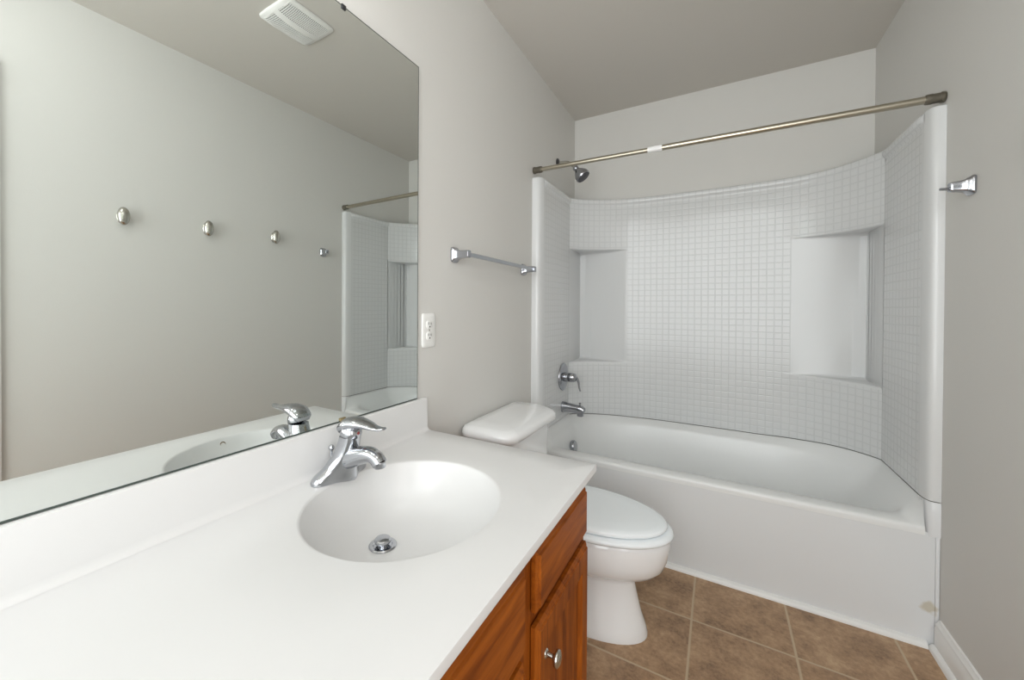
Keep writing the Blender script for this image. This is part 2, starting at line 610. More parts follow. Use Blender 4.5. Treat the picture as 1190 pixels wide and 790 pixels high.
def tub_loop(off, yf, xl, xr, zf, zs, zb, sm):
    """closed loop: front (left to right), right side, back (right to left), left side"""
    pts = []
    nf, ns, nb = 40, 24, 60
    yr, yl = cback(min(xr, XR)) - off, cback(max(xl, XL)) - off
    for i in range(nf):
        t = i / nf
        pts.append(Vector((xl + (xr - xl) * t, yf, zf)))
    for i in range(ns):
        t = i / ns
        pts.append(Vector((xr, yf + (yr - yf) * t, zs[1] if t > 0 else zf)))
    for i in range(nb):
        t = i / nb
        x = xr + (xl - xr) * t
        pts.append(Vector((x, cback(x) - off, zb(x))))
    for i in range(ns):
        t = i / ns
        pts.append(Vector((xl, yl + (yf - yl) * t, zs[0])))
    for _ in range(sm):
        n = len(pts)
        pts = [(pts[i - 1] + pts[i] * 2 + pts[(i + 1) % n]) / 4 for i in range(n)]
    return pts
bm = bmesh.new()
K = lambda d: (lambda x: zc(x) - d)
Z = lambda z: (lambda x: z)
loops = [
    tub_loop(0.0, YT - 0.003, XL - .002, XR + .002, 0.386, (ZSIDE_L - 0.0005, ZSIDE_R - 0.0005), K(0.0005), 0),
    tub_loop(0.001, YT - 0.003, XL - .002, XR + .002, 0.402, (ZSIDE_L - 0.001, ZSIDE_R - 0.001), K(0.001), 0),
    tub_loop(0.003, YT - 0.001, XL - .002, XR + .002, 0.411, (ZSIDE_L - 0.003, ZSIDE_R - 0.003), K(0.003), 0),
    tub_loop(0.007, YT + 0.006, XL - .002, XR + .002, 0.4155, (ZSIDE_L - 0.009, ZSIDE_R - 0.009), K(0.007), 0),
    tub_loop(0.018, YT + 0.045, XL + .014, XR - .012, 0.4170, (ZSIDE_L - 0.026, ZSIDE_R - 0.030), K(0.018), 2),
    tub_loop(0.032, YT + 0.066, XL + .028, XR - .020, 0.4155, (0.448, 0.452), Z(0.447), 3),
    tub_loop(0.038, YT + 0.075, XL + .036, XR - .026, 0.409, (0.438, 0.440), Z(0.438), 4),
    tub_loop(0.042, YT + 0.080, XL + .042, XR - .032, 0.398, (0.422, 0.424), Z(0.424), 6),
    tub_loop(0.056, YT + 0.090, XL + .058, XR - .065, 0.340, (0.340, 0.340), Z(0.340), 14),
    tub_loop(0.080, YT + 0.105, XL + .078, XR - .125, 0.240, (0.240, 0.240), Z(0.240), 24),
    tub_loop(0.105, YT + 0.120, XL + .098, XR - .185, 0.140, (0.140, 0.140), Z(0.140), 34),
    tub_loop(0.130, YT + 0.140, XL + .123, XR - .225, 0.090, (0.090, 0.090), Z(0.090), 44),
    tub_loop(0.180, YT + 0.190, XL + .180, XR - .290, 0.070, (0.070, 0.070), Z(0.070), 54),
]
loft(bm, loops, cap0=False, cap1=True)
link('basin', bm, BASIN, tub, angle=60)
# dark joint between tub and surround
bm = bmesh.new()
ZJ = 0.0017
path = [Vector((W - 0.005, YT - 0.0055, ZSIDE_R + ZJ)), Vector((W - 0.019, YT - 0.0055, ZSIDE_R + ZJ)), Vector((W - 0.0265, YT - 0.0025, ZSIDE_R + ZJ)), Vector((W - 0.0345, YT + 0.014, ZSIDE_R + ZJ)), Vector((XR - 0.0003, YT + 0.044, ZSIDE_R + ZJ))]
path += [Vector((XR - 0.0003, y, ZSIDE_R + ZJ)) for y in (1.1, 1.25, cback(XR))]
path += [Vector((x, cback(x) - 0.0003, zc(x) + ZJ)) for x in reversed(xs[1:-1])]
tube(bm, path, 0.0015, 6)
link('caulk_joint', bm, CAULK, tub)
# overflow plate with a raised lip
ov = Vector((0.118, 1.285, 0.330))
bm.free()
bm = bmesh.new()
ax = Vector((1, 0, 0.16))
lathe(bm, ov, ax, [(-0.012, 0.030), (-0.001, 0.038), (0.012, 0.038), (0.017, 0.035), (0.019, 0.026), (0.0195, 0.010), (0.0195, 0.0)])
op = link('overflow_plate', bm, CHROME2, tub)
bm = bmesh.new()
lathe(bm, ov + Vector((0.0195, 0, -0.012)), ax, [(-0.004, 0.006), (0.001, 0.006), (0.003, 0.004), (0.003, 0)], 14)
link('screw', bm, NICKEL2, op)

# ================================================================= SHOWER / TUB FITTINGS
sp = thing('tub_spout', 'chrome tub spout under the shower lever, pointing over the tub end', 'tub spout', (XL, 1.285, 0.565))
bm = bmesh.new()
pts = [(XL + 0.0008, 1.285, 0.565), (XL + 0.012, 1.285, 0.565), (XL + 0.04, 1.285, 0.565), (XL + 0.08, 1.285, 0.563), (XL + 0.105, 1.285, 0.561), (XL + 0.12, 1.285, 0.558), (XL + 0.131, 1.285, 0.553), (XL + 0.136, 1.285, 0.549)]
tube(bm, pts, [0.029, 0.0285, 0.026, 0.024, 0.0235, 0.0225, 0.019, 0.010], 20, 2.4, side=(0, 1, 0), rv=[0.033, 0.032, 0.028, 0.0255, 0.0255, 0.025, 0.021, 0.010])
link('spout_body', bm, CHROME2, sp)
bm = bmesh.new()
lathe(bm, (XL + 0.112, 1.285, 0.545), (0, 0, -1), [(0, 0.019), (0.012, 0.019), (0.022, 0.0185), (0.024, 0.015), (0.018, 0.012), (0.018, 0)], 20)
link('outlet_nozzle', bm, CHROME2, sp)
bm = bmesh.new()
lathe(bm, (XL + 0.110, 1.285, 0.582), (0, 0, 1), [(0, 0.004), (0.012, 0.004), (0.013, 0.007), (0.018, 0.007), (0.020, 0.004), (0.020, 0)], 14)
link('diverter_knob', bm, CHROME2, sp)

vv = thing('shower_valve', 'round chrome shower valve with hooked lever above the tub spout', 'shower valve', (XL, 1.290, 0.748))
bm = bmesh.new()
lathe(bm, (XL + 0.0008, 1.290, 0.748), (1, 0, 0), [(0, 0.083), (0.003, 0.085), (0.007, 0.083), (0.012, 0.070), (0.015, 0.050), (0.016, 0.030), (0.016, 0)], 36)
link('escutcheon', bm, CHROME2, vv)
bm = bmesh.new()
lathe(bm, (XL + 0.016, 1.290, 0.748), (1, 0, 0), [(0, 0.029), (0.020, 0.028), (0.022, 0.0255), (0.032, 0.0255), (0.034, 0.028), (0.055, 0.027), (0.064, 0.022), (0.069, 0.012), (0.070, 0)], 28)
link('hub', bm, CHROME2, vv)
bm = bmesh.new()
lathe(bm, (XL + 0.0375, 1.290, 0.748), (1, 0, 0), [(0, 0.0258), (0.0005, 0.0262), (0.0095, 0.0262), (0.010, 0.0258)], 28)
link('collar', bm, DARKM, vv)
bm = bmesh.new()
pts = spline([(XL + 0.066, 1.292, 0.758), (XL + 0.083, 1.297, 0.748), (XL + 0.095, 1.302, 0.722), (XL + 0.098, 1.306, 0.690), (XL + 0.104, 1.309, 0.666)], 5)
n = len(pts)
tube(bm, pts, [0.011 - 0.004 * i / n for i in range(n)], 14, 2.3, side=(0, 1, 0), rv=[0.009 - 0.005 * i / n for i in range(n)])
link('lever', bm, CHROME2, vv)

sh = thing('wall_shower', 'small chrome shower head on a bent arm behind the curtain rod', 'shower', (0, 1.312, 2.07))
bm = bmesh.new()
lathe(bm, (0.0005, 1.312, 2.07), (1, 0, 0), [(0, 0.030), (0.003, 0.031), (0.007, 0.027), (0.012, 0.014), (0.014, 0.0)], 24)
link('wall_flange', bm, DARKM, sh)
bm = bmesh.new()
arm = spline([(0.008, 1.312, 2.07), (0.04, 1.312, 2.07), (0.07, 1.312, 2.062), (0.095, 1.312, 2.042), (0.112, 1.312, 2.024)], 5)
tube(bm, arm, 0.0095, 14)
link('arm', bm, NICKEL2, sh)
bm = bmesh.new()
d = Vector((0.62, 0.0, -0.78)).normalized()
lathe(bm, (0.108, 1.312, 2.029), d, [(0, 0.011), (0.004, 0.017), (0.016, 0.018), (0.022, 0.015), (0.026, 0.016), (0.044, 0.031), (0.066, 0.043), (0.084, 0.045), (0.091, 0.041)], 28)
hd = link('head', bm, CHROME2, sh)
bm = bmesh.new()
c = Vector((0.108, 1.312, 2.029)) + d * 0.0905
lathe(bm, c, d, [(0, 0.040), (0.002, 0.039), (0.003, 0.024), (0.005, 0.014), (0.0055, 0)], 24)
u = d.orthogonal().normalized(); v = d.cross(u)
for k in range(12):
    t = 2 * PI * k / 12
    lathe(bm, c + (u * math.cos(t) + v * math.sin(t)) * 0.031, d, [(0.001, 0.0025), (0.004, 0.002), (0.004, 0)], 8)
link('spray_face', bm, DARKM, hd)

rod = thing('shower_curtain_rod', 'long brushed nickel tension rod spanning the tub opening', 'curtain rod', (0, 0.936, 1.909))
ra, rb = Vector((0.0006, 0.938, 1.914)), Vector((W - 0.0006, 0.934, 1.902))
rd = (rb - ra).normalized()
L = (rb - ra).length
bm = bmesh.new(); lathe(bm, ra + rd * 0.003, rd, [(0, 0.0112), (0.64, 0.0112)], 24)
link('inner_tube', bm, NICKEL, rod)
bm = bmesh.new(); lathe(bm, ra + rd * 0.615, rd, [(0, 0.0112), (0, 0.0130), (L - 0.62, 0.0130)], 24)
link('outer_tube', bm, NICKEL, rod)
for p0, dd in ((ra, rd), (rb, -rd)):
    bm = bmesh.new()
    lathe(bm, p0, dd, [(0, 0.017), (0.002, 0.0185), (0.010, 0.0185), (0.012, 0.0165), (0.030, 0.0165), (0.032, 0.0175), (0.046, 0.0170), (0.050, 0.013), (0.051, 0.0128)], 24)
    link('end_cap', bm, mat('aged_nickel_cap', (0.24, 0.22, 0.18), 0.35, 1.0), rod)
bm = bmesh.new()
lathe(bm, ra + rd * 0.575, rd, [(0, 0.0113), (0, 0.0134), (0.062, 0.0134), (0.062, 0.0113)], 24)
stk = link('sticker', bm, PAPER, rod)
stk['label'] = 'white paper sticker'

# ================================================================= TOILET
TY = 0.458
toi = thing('toilet', 'white two piece toilet with closed lid between vanity and tub', 'toilet', (0.35, TY, 0))
def egg(xb, xf, hw, z, n=56, pw=2.0, cy=TY, back=0.62):
    """elongated plan outline: xb back, xf front; widest at 'back' fraction"""
    out = []
    xm = xb + (xf - xb) * (1 - back)
    for i in range(n):
        t = 2 * PI * i / n
        a, b = math.cos(t), math.sin(t)
        r = (xf - xm) if a > 0 else (xm - xb)
        p = pw if a > 0 else 2.6
        ca = math.copysign(abs(a) ** (2 / p), a)
        sb = math.copysign(abs(b) ** (2 / p), b)
        out.append(Vector((xm + ca * r, cy + sb * hw, z)))
    return out
bm = bmesh.new()
loft(bm, [egg(0.16, 0.657, 0.120, 0.0005, back=0.45), egg(0.16, 0.657, 0.121, 0.010, back=0.45), egg(0.165, 0.650, 0.114, 0.035, back=0.45), egg(0.17, 0.634, 0.101, 0.08, back=0.45),
          egg(0.17, 0.620, 0.090, 0.14, back=0.46), egg(0.16, 0.612, 0.086, 0.180, back=0.47), egg(0.15, 0.612, 0.088, 0.200, back=0.48),
          egg(0.14, 0.622, 0.098, 0.212, back=0.50), egg(0.12, 0.655, 0.128, 0.222, back=0.52), egg(0.10, 0.688, 0.152, 0.236, back=0.54), egg(0.085, 0.708, 0.167, 0.258, back=0.55),
          egg(0.078, 0.720, 0.175, 0.290, back=0.55), egg(0.072, 0.726, 0.179, 0.325, back=0.55), egg(0.07, 0.727, 0.180, 0.350, back=0.55), egg(0.07, 0.724, 0.178, 0.362, back=0.55), egg(0.076, 0.716, 0.171, 0.3685, back=0.55), egg(0.09, 0.70, 0.155, 0.3698, back=0.55)])
link('bowl', bm, PORC, toi, angle=60)
bm = bmesh.new()
loft(bm, [egg(0.34, 0.62, 0.09, 0.387), egg(0.285, 0.69, 0.146, 0.386), egg(0.268, 0.714, 0.165, 0.381), egg(0.262, 0.722, 0.172, 0.3725), egg(0.256, 0.731, 0.181, 0.3727), egg(0.252, 0.738, 0.187, 0.378),
          egg(0.252, 0.739, 0.188, 0.384), egg(0.255, 0.735, 0.185, 0.3905), egg(0.264, 0.724, 0.175, 0.3945), egg(0.28, 0.70, 0.155, 0.3955)])
link('seat', bm, SEATM, toi, angle=60)
bm = bmesh.new()
loft(bm, [egg(0.34, 0.62, 0.09, 0.4110), egg(0.285, 0.690, 0.146, 0.4100), egg(0.268, 0.705, 0.160, 0.4050), egg(0.263, 0.709, 0.164, 0.3982), egg(0.256, 0.715, 0.169, 0.3984), egg(0.252, 0.718, 0.171, 0.4025),
          egg(0.252, 0.719, 0.172, 0.409), egg(0.256, 0.714, 0.167, 0.4145), egg(0.275, 0.695, 0.150, 0.4185), egg(0.33, 0.63, 0.10, 0.4205), egg(0.40, 0.55, 0.04, 0.421)])
link('lid', bm, SEATM, toi, angle=60)
for s in (-1, 1):
    bm = bmesh.new()
    tube(bm, [(0.243, TY + s * 0.075 - 0.022, 0.386), (0.243, TY + s * 0.075 + 0.022, 0.386)], 0.0115, 14)
    link('hinge', bm, SEATM, toi)
def rrect(x0, x1, y0, y1, z, r=0.05, n=8, bow=0.0):
    """rounded box outline: wide radius at the far front corner, tighter elsewhere"""
    out = []
    q = r * 0.55
    for cx, cy, rr, a0 in ((x1 - r, y1 - r, r, 0), (x0 + q, y1 - q, q, PI / 2), (x0 + q, y0 + q, q, PI), (x1 - q, y0 + q, q, 3 * PI / 2)):
        for k in range(n + 1):
            t = a0 + PI / 2 * k / n
            out.append(Vector((cx + rr * math.cos(t), cy + rr * math.sin(t), z)))
    if bow:
        ym = (y0 + y1) / 2
        for p in out:
            if p.x > (x0 + x1) / 2:
                p.x += bow * max(0.0, 1 - ((p.y - ym) / (y1 - ym)) ** 2)
    return out
bm = bmesh.new()
ty0, ty1 = TY - 0.222, TY + 0.214
loft(bm, [rrect(0.035, 0.19, ty0 + 0.05, ty1 - 0.05, 0.355, 0.05, bow=0.01), rrect(0.028, 0.205, ty0 + 0.025, ty1 - 0.025, 0.38, 0.055, bow=0.015), rrect(0.022, 0.210, ty0 + 0.008, ty1 - 0.008, 0.48, 0.08, bow=0.014),
          rrect(0.018, 0.215, ty0, ty1, 0.60, 0.085, bow=0.014), rrect(0.016, 0.216, ty0, ty1, 0.672, 0.085, bow=0.014)])
link('tank', bm, PORC, toi, angle=60)
bm = bmesh.new()
ly0, ly1 = TY - 0.262, TY + 0.248
loft(bm, [rrect(0.012, 0.232, ly0 + 0.010, ly1 - 0.010, 0.6725, 0.092, bow=0.014), rrect(0.008, 0.240, ly0 + 0.001, ly1 - 0.001, 0.677, 0.098, bow=0.015), rrect(0.007, 0.243, ly0, ly1, 0.692, 0.100, bow=0.015),
          rrect(0.009, 0.240, ly0 + 0.003, ly1 - 0.003, 0.703, 0.098, bow=0.015), rrect(0.014, 0.230, ly0 + 0.012, ly1 - 0.012, 0.712, 0.090, bow=0.014), rrect(0.028, 0.208, ly0 + 0.035, ly1 - 0.035, 0.7175, 0.075, bow=0.012), rrect(0.06, 0.16, ly0 + 0.1, ly1 - 0.1, 0.7195, 0.03, bow=0.01)])
link('tank_lid', bm, PORC, toi, angle=60)

# ================================================================= VANITY
VY0 = -1.22
van = thing('vanity_cabinet', 'reddish brown wood vanity cabinet under the white sink counter', 'cabinet', (0.28, -0.61, 0))
XF = 0.564   # face frame front
bm = bmesh.new()
box(bm, 0.002, 0.540, -0.042, -0.026, 0.001, HC - 0.0205)            # side next to the toilet
box(bm, 0.002, 0.540, VY0 + 0.012, VY0 + 0.028, 0.001, HC - 0.0205)
box(bm, 0.002, 0.012, VY0 + 0.028, -0.042, 0.09, HC - 0.0205)         # back
box(bm, 0.012, 0.540, VY0 + 0.028, -0.042, 0.09, 0.106)               # bottom shelf
box(bm, 0.47, 0.485, VY0 + 0.028, -0.042, 0.001, 0.09)                # toe board
link('carcass', bm, WOODV, van, smooth=False)
bm = bmesh.new()
cols_y = [(-0.026, -0.075), (-0.370, -0.440), (-0.790, -0.860), (VY0 + 0.055, VY0 + 0.012)]
for a, b in cols_y:
    box(bm, 0.5405, XF, b, a, 0.09, HC - 0.0205, 0.001, 1)
for z0, z1 in ((0.09, 0.135), (0.545, 0.602), (0.700, HC - 0.0205)):
    for (a, b), (c, e) in zip(cols_y, cols_y[1:]):
        box(bm, 0.5405, XF - 0.0003, c, b, z0, z1)
link('face_frame', bm, WOODV, van, smooth=False)

def slab_front(name, y0, y1, z0, z1, m, parent):
    """slab front with an eased, stepped edge"""
    bm = bmesh.new()
    def r(i, x):
        return [Vector((x, y0 + i, z0 + i)), Vector((x, y1 - i, z0 + i)), Vector((x, y1 - i, z1 - i)), Vector((x, y0 + i, z1 - i))]
    loft(bm, [r(0.003, XF + 0.0005), r(0.0, XF + 0.003), r(0.0, XF + 0.011), r(0.004, XF + 0.0145), r(0.007, XF + 0.0155), r(0.009, XF + 0.0195)])
    return link(name, bm, m, parent, smooth=False)
def panel_door(y0, y1, z0, z1, parent):
    bm = bmesh.new()
    def r(i, x):
        return [Vector((x, y0 + i, z0 + i)), Vector((x, y1 - i, z0 + i)), Vector((x, y1 - i, z1 - i)), Vector((x, y0 + i, z1 - i))]
    s = 0.052
    loft(bm, [r(0.003, XF + 0.0005), r(0, XF + 0.003), r(0, XF + 0.011), r(0.005, XF + 0.0150), r(0.008, XF + 0.0160), r(0.010, XF + 0.0195), r(s, XF + 0.0195), r(s + 0.003, XF + 0.0165), r(s + 0.007, XF + 0.0125), r(s + 0.009, XF + 0.0105)])
    return link('door', bm, WOODV, parent, smooth=False)
def knob(y, z, parent):
    bm = bmesh.new()
    lathe(bm, (XF + 0.019, y, z), (1, 0, 0), [(0, 0.009), (0.002, 0.008), (0.004, 0.0055), (0.014, 0.0045), (0.017, 0.008), (0.020, 0.0150), (0.023, 0.0160), (0.026, 0.0150), (0.029, 0.010), (0.0305, 0.0)], 24)
    k = link('knob', bm, NICKEL2, parent)
    k['label'] = 'small satin nickel mushroom knob'
slab_front('drawer_front', -0.376, -0.056, 0.598, 0.714, WOODH, van)
d1 = panel_door(-0.376, -0.046, 0.12, 0.570, van); knob(-0.340, 0.501, d1)
slab_front('drawer_front', -0.800, -0.430, 0.570, 0.713, WOODH, van)
d2 = panel_door(-0.800, -0.430, 0.12, 0.548, van); knob(-0.762, 0.480, d2)
slab_front('drawer_front', -1.180, -0.852, 0.598, 0.714, WOODH, van)
d3 = panel_door(-1.180, -0.852, 0.12, 0.570, van); knob(-1.142, 0.494, d3)

# counter with integral oval sink
top = thing('sink_counter', 'glossy white vanity top with integral oval sink and low backsplash', 'countertop', (0.29, -0.41, HC))
CX, CY, AX, AY = 0.287, -0.410, 0.198, 0.217
X0, X1, Y0, Y1 = 0.002, 0.590, VY0, 0.0
angs = [2 * PI * i / 120 for i in range(120)]
for qx, qy in ((X0, Y0), (X1, Y0), (X1, Y1), (X0, Y1)):
    angs.append(math.atan2(qy - CY, qx - CX) % (2 * PI))
angs.sort()
def ray_rect(t, x0, x1, y0, y1):
    dx, dy = math.cos(t), math.sin(t)
    k = []
    if dx > 1e-9: k.append((x1 - CX) / dx)
    if dx < -1e-9: k.append((x0 - CX) / dx)
    if dy > 1e-9: k.append((y1 - CY) / dy)
    if dy < -1e-9: k.append((y0 - CY) / dy)
    s = min(k)
    return (CX + dx * s, CY + dy * s)
def ell(t, s, ox=0.0, oy=0.0):
    dx, dy = math.cos(t), math.sin(t)
    r = 1 / math.sqrt((dx / AX) ** 2 + (dy / AY) ** 2)
    return (CX + ox + dx * r * s, CY + oy + dy * r * s)
bm = bmesh.new()
th = 0.0195
R = []
e = 0.0016
R.append([Vector((*ray_rect(t, X0, X1 - 0.02, Y0 + .02, Y1 - 0.02), HC - th)) for t in angs])
R.append([Vector((*ray_rect(t, X0, X1 - 0.002, Y0 + .002, Y1 - 0.002), HC - th)) for t in angs])
R.append([Vector((*ray_rect(t, X0, X1, Y0, Y1), HC - th + 0.0015)) for t in angs])
R.append([Vector((*ray_rect(t, X0, X1, Y0, Y1), HC - e)) for t in angs])
R.append([Vector((*ray_rect(t, X0, X1 - 0.0005, Y0 + .0005, Y1 - 0.0005), HC - 0.0005)) for t in angs])
R.append([Vector((*ray_rect(t, X0, X1 - e, Y0 + e, Y1 - e), HC)) for t in angs])
for s in (0.6, 0.25):
    R.append([Vector((*[a + (b - a) * s for a, b in zip(ell(t, 1.03), ray_rect(t, X0, X1 - e, Y0 + e, Y1 - e))], HC)) for t in angs])
R.append([Vector((*ell(t, 1.03), HC)) for t in angs])
R.append([Vector((*ell(t, 1.012), HC - 0.0006)) for t in angs])
R.append([Vector((*ell(t, 1.0), HC - 0.0025)) for t in angs])
loft(bm, R, cap0=False, cap1=False)
link('counter_slab', bm, COUNTER, top, angle=30)
bm = bmesh.new()
DX, DYc, DD = -0.072, 0.004, 0.128
R = []
for s, z in ((1.0, 0.0025), (0.988, 0.006), (0.972, 0.013), (0.945, 0.026), (0.905, 0.044), (0.85, 0.064), (0.78, 0.083), (0.69, 0.099), (0.58, 0.111), (0.46, 0.1185), (0.33, 0.1235), (0.22, 0.1265), (0.14, DD)):
    k = (1 - s) / 0.86
    k = k ** 1.15
    R.append([Vector((*ell(t, s, DX * k, DYc * k), HC - z)) for t in angs])
loft(bm, R, cap0=False, cap1=True)
link('sink_basin', bm, COUNTER, top, angle=70)
bm = bmesh.new()
bp_ = [(0.002, HC - 0.001), (0.034, HC + 0.0002), (0.028, HC + 0.002), (0.0235, HC + 0.007), (0.0215, HC + 0.014), (0.020, HC + 0.10), (0.0185, HC + 0.1055), (0.015, HC + 0.1072), (0.002, HC + 0.1072)]
prism(bm, bp_, VY0, -0.001, lambda s, a, b: Vector((a, s, b)))
link('backsplash', bm, COUNTER, top)
dc = Vector((CX + DX, CY + DYc, HC - DD))
bm = bmesh.new()
lathe(bm, dc + Vector((0, 0, 0.0005)), (0, 0, 1), [(0, 0.031), (0.002, 0.0315), (0.004, 0.029), (0.0035, 0.022), (0.001, 0.020), (0.001, 0)], 30)
dr = link('drain_ring', bm, CHROME, top)
bm = bmesh.new()
lathe(bm, dc + Vector((0, 0, 0.002)), (0, 0, 1), [(0, 0.012), (0.006, 0.012), (0.006, 0.0165), (0.008, 0.0185), (0.013, 0.0185), (0.0155, 0.016), (0.0165, 0.008), (0.0166, 0)], 28)
link('stopper', bm, CHROME, dr)
# overflow hole in the front wall of the bowl
k = 0.905
hp = Vector((CX + AX * 0.963, CY - 0.005, HC - 0.021))
bm = bmesh.new()
lathe(bm, hp + Vector((0.004, 0, 0)), Vector((-1, 0, 0.25)), [(0, 0.009), (0.006, 0.009), (0.008, 0.0075), (0.006, 0.006), (0.003, 0.005), (0.003, 0)], 20)
link('overflow_hole', bm, BROWN, top)

# ---- faucet
FY, FX = -0.406, 0.070
fa = thing('sink_faucet', 'chrome single lever faucet standing behind the oval sink', 'faucet', (FX, FY, HC))
bm = bmesh.new()
def orect(hy, hx, z, cx=FX, p=2.6, n=40, cy=FY):
    return ring((cx, cy, z), (1, 0, 0), (0, 1, 0), hx, hy, n, p)
# winged base that rises into the body
bz = HC + 0.0006
def wing(hy, hx, z, cx=FX, w=0.0, n=64, fl=0.0):
    """plan outline: narrow ends, wider waist"""
    out = []
    for i in range(n):
        t = 2 * PI * i / n
        a, b = math.cos(t), math.sin(t)
        y = math.copysign(abs(b) ** 0.8, b) * hy
        waist = 1.0 + w * (1 - min(1, abs(y) / max(hy, 1e-6))) ** 0.8
        x = math.copysign(abs(a) ** 0.75, a) * hx * waist
        if a > 0:
            x += fl * math.exp(-(y / 0.024) ** 2) * a
        out.append(Vector((cx + x, FY + y, z)))
    return out
loft(bm, [wing(0.078, 0.025, bz, w=0.15, fl=0.024), wing(0.079, 0.0255, bz + 0.005, w=0.15, fl=0.026), wing(0.0775, 0.025, bz + 0.010, w=0.18, fl=0.026), wing(0.071, 0.0235, bz + 0.017, FX + .002, w=0.25, fl=0.023), wing(0.061, 0.0225, bz + 0.024, FX + .005, w=0.3, fl=0.019),
          wing(0.051, 0.022, bz + 0.032, FX + .009, w=0.32, fl=0.016), wing(0.043, 0.0225, bz + 0.041, FX + .013, w=0.28, fl=0.012), wing(0.036, 0.0235, bz + 0.051, FX + .018, w=0.18, fl=0.006), wing(0.030, 0.0245, bz + 0.062, FX + .023, w=0.06, fl=0.002), wing(0.0265, 0.0245, bz + 0.076, FX + .029), wing(0.0245, 0.0240, bz + 0.092, FX + 0.034), wing(0.0240, 0.0235, bz + 0.104, FX + 0.037)])
link('body', bm, CHROME, fa, angle=70)
bm = bmesh.new()
sp_pts = spline([(FX + 0.014, FY, HC + 0.040), (FX + 0.044, FY, HC + 0.053), (FX + 0.076, FY, HC + 0.065), (FX + 0.104, FY, HC + 0.071), (FX + 0.124, FY, HC + 0.067), (FX + 0.135, FY, HC + 0.056)], 5)
n = len(sp_pts)
tube(bm, sp_pts, [0.029 - 0.0115 * min(1, i / (n * 0.7)) for i in range(n)], 20, 2.3, side=(0, 1, 0), rv=[0.027 - 0.0115 * min(1, i / (n * 0.7)) for i in range(n)])
spo = link('spout', bm, CHROME, fa, angle=70)
bm = bmesh.new()
lathe(bm, (FX + 0.1335, FY, HC + 0.061), (0.18, 0, -1), [(0, 0.0135), (0.012, 0.0135), (0.014, 0.012), (0.012, 0.010), (0.012, 0)], 20)
link('aerator', bm, CHROME, spo)
# lever handle: cap over the body that sweeps forward to a thin tip
bm = bmesh.new()
hp_ = spline([(FX + 0.015, FY, HC + 0.112), (FX + 0.021, FY, HC + 0.125), (FX + 0.040, FY, HC + 0.135), (FX + 0.066, FY, HC + 0.139), (FX + 0.092, FY, HC + 0.139), (FX + 0.115, FY, HC + 0.136), (FX + 0.133, FY, HC + 0.136), (FX + 0.148, FY, HC + 0.139)], 5)
n = len(hp_)
hw = [(0, 0.017), (0.10, 0.025), (0.25, 0.028), (0.45, 0.024), (0.7, 0.0145), (0.92, 0.011), (1, 0.007)]
hv = [(0, 0.004), (0.10, 0.010), (0.25, 0.016), (0.40, 0.014), (0.55, 0.009), (0.75, 0.005), (1, 0.003)]
tube(bm, hp_, [interp(hw, i / (n - 1)) for i in range(n)], 20, 2.2, side=(0, 1, 0), rv=[interp(hv, i / (n - 1)) for i in range(n)])
lathe(bm, (FX + 0.038, FY, HC + 0.1065), (0.22, 0, 1), [(0, 0.0240), (0.002, 0.0256), (0.010, 0.0258), (0.018, 0.0240), (0.024, 0.018), (0.027, 0)], 32)
hnd = link('handle', bm, CHROME, fa, angle=70)
bm = bmesh.new()
lathe(bm, (FX + 0.0645, FY, HC + 0.115), (1, 0, -0.1), [(-0.006, 0.004), (0.001, 0.004), (0.002, 0.0028), (0.002, 0)], 14)
link('set_screw', bm, mat('red_dot', (0.25, 0.03, 0.03), 0.4), hnd)
bm = bmesh.new()
lathe(bm, (FX - 0.034, FY + 0.002, HC + 0.0075), (0, 0, 1), [(0, 0.003), (0.046, 0.003), (0.048, 0.005), (0.053, 0.0075), (0.058, 0.0065), (0.061, 0.003), (0.061, 0)], 14)
link('lift_rod', bm, CHROME, fa)

# ================================================================= MIRROR
MZ0, MZ1, MY0, MY1 = 0.8642, 1.968, -1.22, -0.036
mir = thing('wall_mirror', 'large frameless wall mirror standing on the backsplash above the sink', 'mirror', (0.001, -0.6, MZ0))
bm = bmesh.new()
box(bm, 0.0008, 0.0060, MY0, MY1, MZ0, MZ1)
bm.faces.ensure_lookup_table()
bm.normal_update()
for f in bm.faces:
    f.material_index = 0 if f.normal.x > 0.5 else 1
link('glass', bm, [MIRROR, MEDGE], mir, smooth=False)
bm = bmesh.new()
box(bm, 0.0061, 0.0068, MY0, MY1, MZ0, MZ0 + 0.0028)
box(bm, 0.0061, 0.0066, MY0, MY1, MZ1 - 0.0016, MZ1)
box(bm, 0.0061, 0.0066, MY1 - 0.0012, MY1, MZ0 + 0.0028, MZ1 - 0.0016)
link('darkened_edge', bm, MEDGE, mir, smooth=False)
for cy in (-0.345, -0.95):
    for zz, s in ((MZ0, 1), (MZ1, -1)):
        bm = bmesh.new()
        if s == 1:
            box(bm, 0.0069, 0.0095, cy - 0.010, cy + 0.010, MZ0 + 0.0005, MZ0 + 0.010, 0.001)
        else:
            box(bm, 0.0068, 0.0085, cy - 0.007, cy + 0.007, MZ1 - 0.009, MZ1 + 0.003, 0.0007)
            box(bm, 0.0006, 0.0085, cy - 0.007, cy + 0.007, MZ1 + 0.0006, MZ1 + 0.003)
        link('clip', bm, BRASS if s == 1 else DARKM, mir)

